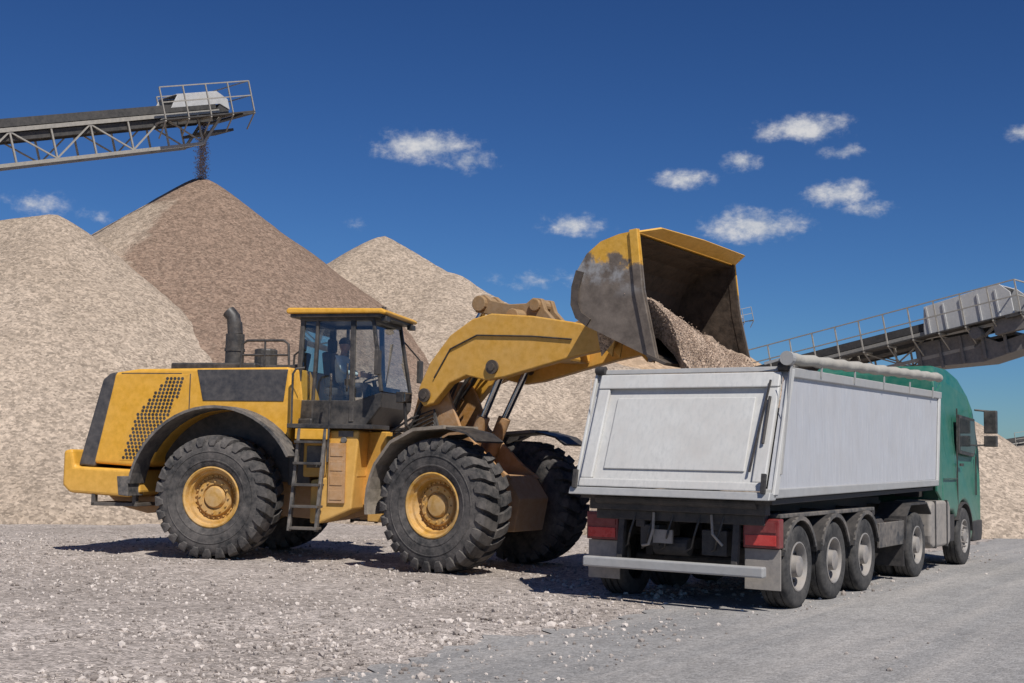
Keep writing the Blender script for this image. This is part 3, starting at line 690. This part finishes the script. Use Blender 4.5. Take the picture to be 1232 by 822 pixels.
b.prism([(2.25,3.9),(2.15,4.1),(2.3,4.3),(2.4,4.2)],-.15,-.1); b.prism([(2.25,3.9),(2.15,4.1),(2.3,4.3),(2.4,4.2)],.1,.15)
b.build('bucket_brackets',M_yel2,FR,.01)
# gravel pouring out of the bucket
GL=empty('pouring_gravel',(0,0,0)); bpy.context.view_layer.update(); GL.matrix_world=FR.matrix_world.copy()
bpy.context.view_layer.update()
mb=MB(); ny=64; nx=44; v=[]
def gpath(f_):
    return [(2.5,3.55+.1*f_),(2.8,3.52+.45*f_),(3.1,3.42+.56*f_),(3.4,3.28+.54*f_),(3.62,3.12+.40*f_),(3.82,2.98+.18*f_),(3.98,2.76),(4.14,2.45),(4.3,2.2)]
def gpos(path,q0):
    t=q0*(len(path)-1); a=min(int(t),len(path)-2); q=t-a
    return path[a][0]*(1-q)+path[a+1][0]*q, path[a][1]*(1-q)+path[a+1][1]*q
for j in range(ny):
    jj=j/(ny-1); w_=1.58-jj*3.1; f_=max(.06,1-jj*1.1)
    path=gpath(f_)
    for i in range(nx):
        x,z=gpos(path,i/(nx-1))
        nn_=noise.noise(Vector((x*2.5,w_*4,z*2.5)))*.07+noise.noise(Vector((x*9,w_*13,z*9)))*.03
        v.append((x+nn_*.7,-w_+nn_*.3,z+nn_))
mb.add(v,[(j*nx+i,j*nx+i+1,(j+1)*nx+i+1,(j+1)*nx+i) for j in range(ny-1) for i in range(nx-1)])
cap0=[v[i] for i in range(nx)]; cv=cap0+[(p[0]-.02,p[1]+.25,max(2.1,p[2]-.5)) for p in cap0]
mb.add(cv,[(i,i+1,nx+i+1,nx+i) for i in range(nx-1)])
mb.build('gravel_mass',M_load,GL,smooth=True)
mb=MB(); pts=[]
for k in range(9000):
    j=random.random()**1.2; w_=1.62-3.1*j; f_=max(.06,1-j*1.1); t=random.random()
    x,z=gpos(gpath(f_),.15+.85*t)
    pts.append(((x+abs(random.gauss(0,.02))+(random.random()**4)*.2*t,-w_-random.gauss(0,.02),z+random.gauss(.0,.02)-(random.random()**2)*.3*(t>.6)),random.uniform(.005,.013)))
stones(mb,pts); mb.build('loose_stones',M_stoneb,GL)
# ------------------------------------------------------------------ OPERATOR
def skin(name,joints,edges,mat,parent,root=0):
    me=bpy.data.meshes.new(name); me.from_pydata([j[:3] for j in joints],edges,[]); me.materials.append(mat)
    o=bpy.data.objects.new(name,me); scene.collection.objects.link(o); o.parent=parent
    m=o.modifiers.new('skin','SKIN'); m.use_smooth_shade=True
    for i,j in enumerate(joints):
        sv=me.skin_vertices[0].data[i]; sv.radius=(j[3],j[3] if len(j)<5 else j[4]); sv.use_root=(i==root)
    o.modifiers.new('sub','SUBSURF').levels=2; o.modifiers['sub'].render_levels=2
    return o
OP=empty('loader_operator',(0,0,0)); bpy.context.view_layer.update()
OP.matrix_world=LD.matrix_world@Matrix.Translation((1.5,-.08,2.86)); 
skin('torso_and_arms',[(0,0,.03,.15,.12),(-.02,0,.22,.14,.12),(-.02,0,.42,.16,.12),(-.01,0,.53,.08,.08),
  (-.01,.19,.47,.065),(.12,.27,.24,.05),(.36,.2,.2,.036),(-.01,-.19,.47,.065),(.12,-.27,.24,.05),(.36,-.2,.2,.036)],
  [(0,1),(1,2),(2,3),(2,4),(4,5),(5,6),(2,7),(7,8),(8,9)],M_cloth,OP)
skin('legs',[(0,0,0,.13,.11),(.08,.1,-.02,.085),(.45,.13,.02,.065),(.5,.13,-.38,.045),(.6,.13,-.45,.04),(.08,-.1,-.02,.085),(.45,-.13,.02,.065),(.5,-.13,-.38,.045),(.6,-.13,-.45,.04)],
  [(0,1),(1,2),(2,3),(3,4),(0,5),(5,6),(6,7),(7,8)],M_pants,OP)
bm=bmesh.new(); bmesh.ops.create_uvsphere(bm,u_segments=24,v_segments=16,radius=1)
for vv in bm.verts:
    p=vv.co; jaw=1-.22*max(0,-p.z); x=p.x*.10*jaw; y=p.y*.078*jaw; z=p.z*.125
    if p.x>.85 and abs(p.y)<.25 and -.35<p.z<.15: x+=.02
    if p.x>.7 and .1<p.z<.25 and .2<abs(p.y)<.5: x-=.008
    vv.co=Vector((x+.03,y,z+.70))
me=bpy.data.meshes.new('head'); bm.to_mesh(me); bm.free(); me.materials.append(M_skin); me.polygons.foreach_set('use_smooth',[True]*len(me.polygons))
o=bpy.data.objects.new('head',me); scene.collection.objects.link(o); o.parent=OP
b=MB(); b.cyl((0,0,.52),(.02,0,.63),.055,n=14)
for s in(-1,1):
    b.cyl((.01,s*.078,.69),(.01,s*.088,.69),.028,n=12)
    b.boxm(Matrix.Translation((.4,s*.2,.2)),.09,.035,.08)
    for k in range(4): b.tube([(.43,s*.2,.225-.022*k),(.475,s*.2,.225-.022*k),(.49,s*.175,.22-.022*k)],.0095,6)
    b.tube([(.38,s*.19,.24),(.42,s*.165,.26),(.45,s*.16,.25)],.011,6)
b.build('neck_ears_hands',M_skin,OP,smooth=True)
b=MB()
for s in(-1,1): b.boxm(Matrix.Translation((.118,s*.032,.715)),.012,.022,.010)
b.boxm(Matrix.Translation((.118,0,.635)),.012,.045,.008)
b.build('eyes_and_mouth',M_pants,OP)
bm=bmesh.new(); bmesh.ops.create_uvsphere(bm,u_segments=24,v_segments=12,radius=1)
for vv in bm.verts: p=vv.co; vv.co=Vector((p.x*.108+.022,p.y*.087,max(p.z,-.05)*.115+.735))
me=bpy.data.meshes.new('cap'); bm.to_mesh(me); bm.free(); me.materials.append(M_pants); o=bpy.data.objects.new('cap',me); scene.collection.objects.link(o); o.parent=OP
MB().prism([(.10,.74),(.2,.728),(.2,.735),(.1,.755)],-.06,.06).build('cap_peak',M_pants,OP)
# ------------------------------------------------------------------ TIPPER TRUCK
TR=empty('tipper_truck',O,(0,0,math.atan2(TY,TX)))
HW=1.27
for x in(0,1.31,2.62):
    for s in(-1,1): truck_wheel(TR,x,s*1.07,s,'trailer_wheel')
for s in(-1,1):
    truck_wheel(TR,5.3,s*1.1,s,'drive_wheel',.5,.29,dual=True); truck_wheel(TR,8.45,s*1.08,s,'steer_wheel',.5,.3,convex=True)
for s in(-1,1):
    Y=lambda a,c:(min(s*a,s*c),max(s*a,s*c))
    MB().prism([(-.96,1.42),(6.42,1.5),(6.6,2.84),(-.42,2.76)],*Y(HW-.06,HW)).build('side_wall',M_side,TR,.008)
    b=MB(); b.prism([(-.44,2.74),(6.62,2.82),(6.64,2.93),(-.40,2.86)],*Y(HW-.1,HW+.035)); b.prism([(-1.0,1.32),(6.40,1.40),(6.44,1.5),(-.96,1.43)],*Y(HW-.12,HW+.03)); b.build('side_rails',M_trim,TR,.012)
    b=MB()
    b.prism([(-1.0,1.36),(-.86,1.36),(-.30,2.84),(-.44,2.84)],*Y(HW+.002,HW+.04)); b.prism([(6.30,1.45),(6.42,1.45),(6.60,2.86),(6.48,2.86)],*Y(HW+.002,HW+.03)); b.build('corner_posts',M_white,TR,.01)
    b=MB()
    for i in range(1,30):
        x=-.9+i*.235; t0=(x+.96)/7.4; b.prism([(x,1.5),(x+.008,1.5),(x+.03+.1*t0,2.74),(x+.022+.1*t0,2.74)],*Y(HW,HW+.003))
    b.build('plank_joints',M_side,TR)
    b=MB(); b.prism([(-.9,1.25),(6.2,1.33),(6.2,1.38),(-.9,1.31)],*Y(HW-.25,HW-.02)); b.build('under_edge',M_chas,TR)
def tgx(z): return -1.0+(z-1.4)/1.4*.58
def tgbox(mb,y0,y1,z0,z1,o0,o1):
    v=[]
    for o_ in(o0,o1):
        for (y,z) in((y0,z0),(y1,z0),(y1,z1),(y0,z1)): v.append((tgx(z)-o_,y,z))
    mb.add(v,[(0,1,2,3),(4,7,6,5),(0,4,5,1),(1,5,6,2),(2,6,7,3),(3,7,4,0)])
b=MB(); tgbox(b,-1.19,1.19,1.42,2.76,-.05,0); b.build('tailgate',M_white,TR,.006)
b=MB(); tgbox(b,-1.2,1.2,2.62,2.80,0,.07); tgbox(b,-1.2,1.2,1.40,1.50,0,.07); tgbox(b,-1.2,-1.04,1.501,2.619,0,.055); tgbox(b,1.04,1.2,1.501,2.619,0,.055); b.build('tailgate_frame',M_white,TR,.015)
b=MB(); tgbox(b,-.92,.92,1.62,2.5,0,.025); b.build('tailgate_panel',M_white,TR,.02)
b=MB(); tgbox(b,-1.27,1.27,2.81,2.87,-.06,.03); tgbox(b,-1.3,1.3,1.30,1.39,-.12,.09)
b.build('tailgate_beams',M_trim,TR,.012)
b=MB()
for s in(-1,1):
    b.cyl((tgx(2.8)-.03,s*1.16,2.86),(tgx(2.8)-.03,s*1.29,2.86),.055); b.beam((tgx(1.4)-.12,s*1.22,1.38),(tgx(1.5)-.12,s*1.22,1.6),.05); 
b.beam((tgx(2.7)-.1,-1.1,2.7),(tgx(1.7)-.1,-1.0,1.62),.02); b.cyl((tgx(1.95)-.09,-1.12,1.95),(tgx(2.5)-.09,-1.12,2.5),.018)
b.build('tailgate_hinges',M_chas,TR)
MB().box(-.8,6.3,-1.2,1.2,1.42,1.48).box(6.42,6.5,-1.2,1.2,1.5,2.86,ry=.13).build('tipper_floor',M_trim,TR)
b=MB(); pts=[(-.45+i*.2,-HW-.02+.012*math.sin(i*1.3),2.955+.006*i+.010*math.sin(i*2.1)) for i in range(36)]
b.tube(pts,.07,16); b.build('tarp_roll',M_tarp,TR,smooth=True)
b=MB(); b.cyl((-.55,-HW-.02,2.955),(-.45,-HW-.02,2.955),.085); b.beam((-.5,-HW-.02,2.97),(-.5,-1.0,2.9),.03); b.beam((-.46,-HW-.05,2.9),(-.80,-HW-.05,1.6),.022)
for i in range(5): b.box(.6+i*1.35,.63+i*1.35,-HW-.055,-HW-.038,2.8,2.98)
b.build('tarp_crank',M_trim,TR)
mb=MB(); v=[]; nx,ny=70,24
for j in range(ny):
    for i in range(nx):
        x=-.3+i*(6.6/(nx-1)); y=-1.19+j*(2.38/(ny-1)); 
        z=2.35+.62*math.exp(-((x-2.4)**2)/1.8-((y-.1)**2)/.9)+.05*noise.noise(Vector((x*2,y*2,0)))+.03*noise.noise(Vector((x*9,y*9,2)))
        v.append((x,y,z))
mb.add(v,[(j*nx+i,j*nx+i+1,(j+1)*nx+i+1,(j+1)*nx+i) for j in range(ny-1) for i in range(nx-1)]); mb.build('load',M_load,TR,smooth=True)
b=MB()
for s in(-1,1):
    b.box(-.75,5.6,s*.5-.06,s*.5+.06,.92,1.22); 
    for x in(0,1.31,2.62): b.box(x-.25,x+.35,s*.62-.05,s*.62+.05,.55,.7); b.cyl((x+.1,s*.5,.78),(x+.1,s*.5,.98),.13)
for x in(0,1.31,2.62): b.cyl((x,-.9,.5),(x,.9,.5),.07)
for x in(-.7,.6,2,3.5,5): b.box(x-.06,x+.06,-1.1,1.1,1.0,1.12)
b.box(-.85,-.7,-1.15,1.15,1.12,1.28); b.cyl((-.85,-1.05,1.25),(-.85,1.05,1.25),.06)
b.cyl((3.2,-.9,.8),(4.2,-.9,.8),.17); b.cyl((3.2,.9,.8),(4.2,.9,.8),.17)
b.box(-.72,-.45,-.62,-.3,.62,.92); b.box(-.74,-.5,.25,.5,.7,.95); b.cyl((-.6,-.1,.7),(-.6,.35,.7),.11)
b.beam((-.7,-.75,1.1),(-.8,-.75,.45),.08); b.beam((-.7,.75,1.1),(-.8,.75,.45),.08)
b.build('trailer_chassis',M_chas,TR,.01)
b=MB(); b.box(-.98,-.86,-1.17,1.17,.42,.545); b.build('underrun_bumper',M_trim,TR,.02)
b=MB(); 
for y in(-.6,-.3,.05,.3,.55): b.tube([(-.75,y,1.1),(-.82,y+.05,.85),(-.74,y+.12,.7),(-.7,y+.2,.66)],.013,6)
b.build('cables',M_hose,TR)
b=MB(); b.tube([(-.78,.3,1.1),(-.84,.28,.9),(-.84,.34,.72),(-.78,.45,.7)],.018); b.tube([(-.78,-.45,1.1),(-.86,-.5,.88),(-.8,-.6,.75)],.016); b.box(-.80,-.76,.05,.3,.74,.9); b.build('air_lines',M_flap,TR)
for s in(-1,1):
    Y=lambda a,c:(min(s*a,s*c),max(s*a,s*c))
    b=MB(); b.box(-.72,-.56,*Y(.82,1.26),.74,1.08); b.build('lamp_housing',M_reddk,TR,.015)
    b=MB(); b.box(-.732,-.72,*Y(.85,1.23),.77,.89); b.build('rear_lamp',M_red,TR,.004)
    b=MB(); b.box(-.732,-.72,*Y(.85,1.23),.92,1.05); b.build('rear_lamp_upper',M_reddk,TR,.004)
    MB().box(-.66,-.64,*Y(.82,1.26),.26,.73).build('mudflap',M_flap,TR,.004)
    for x in(0,1.31,2.62):
        MB().strip(arc(x,.5,.575,165,15,14),*Y(.86,1.27),.025).build('mudguard',M_chas,TR)
        MB().prism(arc(x,.5,.60,158,22,14)+arc(x,.5,.55,22,158,14),*Y(1.25,1.275)).build('mudguard_lip',M_fend,TR)
b=MB()
for s in(-1,1): b.box(-.5,3.2,*sorted((s*1.0,s*1.2)),1.08,1.13)
b.box(3.3,4.6,-1.24,-1.2,.55,.9) 
b.build('side_guard',M_fend,TR,.01)
b=MB()
for s in(-1,1): b.box(4.2,9.4,s*.42-.05,s*.42+.05,.65,.9)
b.cyl((5.3,-.9,.5),(5.3,.9,.5),.1); b.cyl((8.45,-.9,.5),(8.45,.9,.5),.07); b.box(4.9,5.9,-.5,.5,.9,1.15); b.box(7.4,9.5,-1.0,1.0,.6,.95)
b.build('tractor_chassis',M_chas,TR,.01)
for s in(-1,1):
    Y=lambda a,c:(min(s*a,s*c),max(s*a,s*c))
    MB().strip([(4.55,.45),(4.6,.95),(4.85,1.12),(5.75,1.12),(6.0,.95)],*Y(.8,1.27),.03).build('drive_mudguard',M_chas,TR)
    MB().box(4.40,4.54,*Y(.8,1.22),.62,.92).build('tractor_lamp_box',M_chas,TR,.01)
    MB().box(4.385,4.40,*Y(.84,1.2),.72,.86).build('tractor_lamp',M_red,TR,.004)
    MB().box(4.5,4.52,*Y(.8,1.25),.22,.62).build('tractor_mudflap',M_chas,TR,.004)
    MB().prism([(6.15,.45),(6.1,.6),(6.1,1.05),(6.2,1.15),(7.3,1.15),(7.4,1.05),(7.4,.5),(7.3,.4),(6.25,.4)],*Y(.6,1.24)).build('fuel_tank',M_flap,TR,.05,seg=3)
    b=MB(); 
    for x in(6.35,7.1): b.box(x,x+.06,*Y(.59,1.25),.395,1.155)
    b.build('tank_straps',M_chas,TR)
cabp=[(7.05,.98),(7.0,2.9),(7.08,3.3),(7.3,3.42),(8.2,3.42),(8.8,3.3),(9.25,3.02),(9.48,2.75),(9.68,2.0),(9.76,1.3),(9.76,.5),(9.6,.38),(9.08,.38)]+arc(8.45,.5,.62,5,150,10)+[(7.7,.95)]
b=MB(); prof=cabp; n=len(prof)
def yw(z): return 1.22 if z<2.3 else 1.22-.20*((z-2.3)/1.1)**1.5
v=[(x,-yw(z),z) for x,z in prof]+[(x,yw(z),z) for x,z in prof]
b.add(v,[(i,(i+1)%n,n+(i+1)%n,n+i) for i in range(n)]+[tuple(range(n)),tuple(range(n,2*n))]); b.build('cab_body',M_green,TR,.06,seg=4)
M_wing=glass('truck_window',(.12,.14,.14),.2,.25)
for s in(-1,1):
    Y=lambda a,c:(min(s*a,s*c),max(s*a,s*c))
    MB().prism([(8.14,1.94),(9.24,1.89),(9.44,2.1),(9.32,2.58),(8.14,2.62)],*Y(1.19,1.225)).build('window_seal',M_blk,TR,.008)
    MB().prism([(8.2,2.0),(9.2,1.95),(9.38,2.1),(9.27,2.53),(8.2,2.56)],*Y(1.2,1.229)).build('side_window',mk('window_dark',(.03,.04,.045),.06,0,.1,bump=0) if s<0 else M_blk,TR)
    b=MB(); b.prism([(8.02,.98),(8.035,.98),(8.035,2.72),(8.02,2.72)],*Y(1.2,1.224)); b.prism([(9.42,1.2),(9.435,1.2),(9.435,1.9),(9.42,1.9)],*Y(1.2,1.224)); b.prism([(7.1,1.5),(8.0,1.5),(8.0,1.51),(7.1,1.51)],*Y(1.2,1.224)); b.box(8.15,8.35,*Y(1.22,1.25),1.72,1.77); b.build('door_seams',M_blk,TR)
    b=MB(); b.beam((9.4,s*1.2,2.75),(9.5,s*1.5,2.72),.035); b.beam((9.4,s*1.2,2.1),(9.5,s*1.5,2.12),.03); b.box(9.42,9.56,*Y(1.36,1.58),2.32,2.74); b.box(9.42,9.56,*Y(1.36,1.58),2.08,2.28); b.build('mirrors',M_blk,TR,.02)
    MB().strip(arc(8.45,.5,.6,8,150,12),*Y(.95,1.24),.03).build('front_arch',M_chas,TR)
    MB().prism([(9.08,.38),(9.7,.38),(9.78,.5),(9.78,.75),(9.1,.75)],*Y(1.0,1.235)).build('bumper_corner',M_chas,TR,.02)
    MB().prism([(7.42,.45),(7.42,.9),(7.8,.9),(7.75,.45)],*Y(.9,1.21)).build('cab_step',M_chas,TR,.01)
    MB().prism([(7.0,1.15),(7.04,3.1),(6.72,2.95),(6.7,1.3)],*Y(1.16,1.2)).build('side_deflector',M_green,TR,.01)
b=MB(); b.box(9.6,9.72,-1.0,1.0,2.0,2.7,ry=-.28); b.build('windscreen',M_blk,TR,.01)
b=MB(); b.cyl((6.8,-.3,1.2),(6.8,-.3,2.8),.08); b.box(6.7,6.98,-.9,-.5,1.2,1.9); b.box(6.75,6.98,.3,.9,1.2,2.1); b.build('cab_back_equipment',M_chas,TR,.01)
print('done')
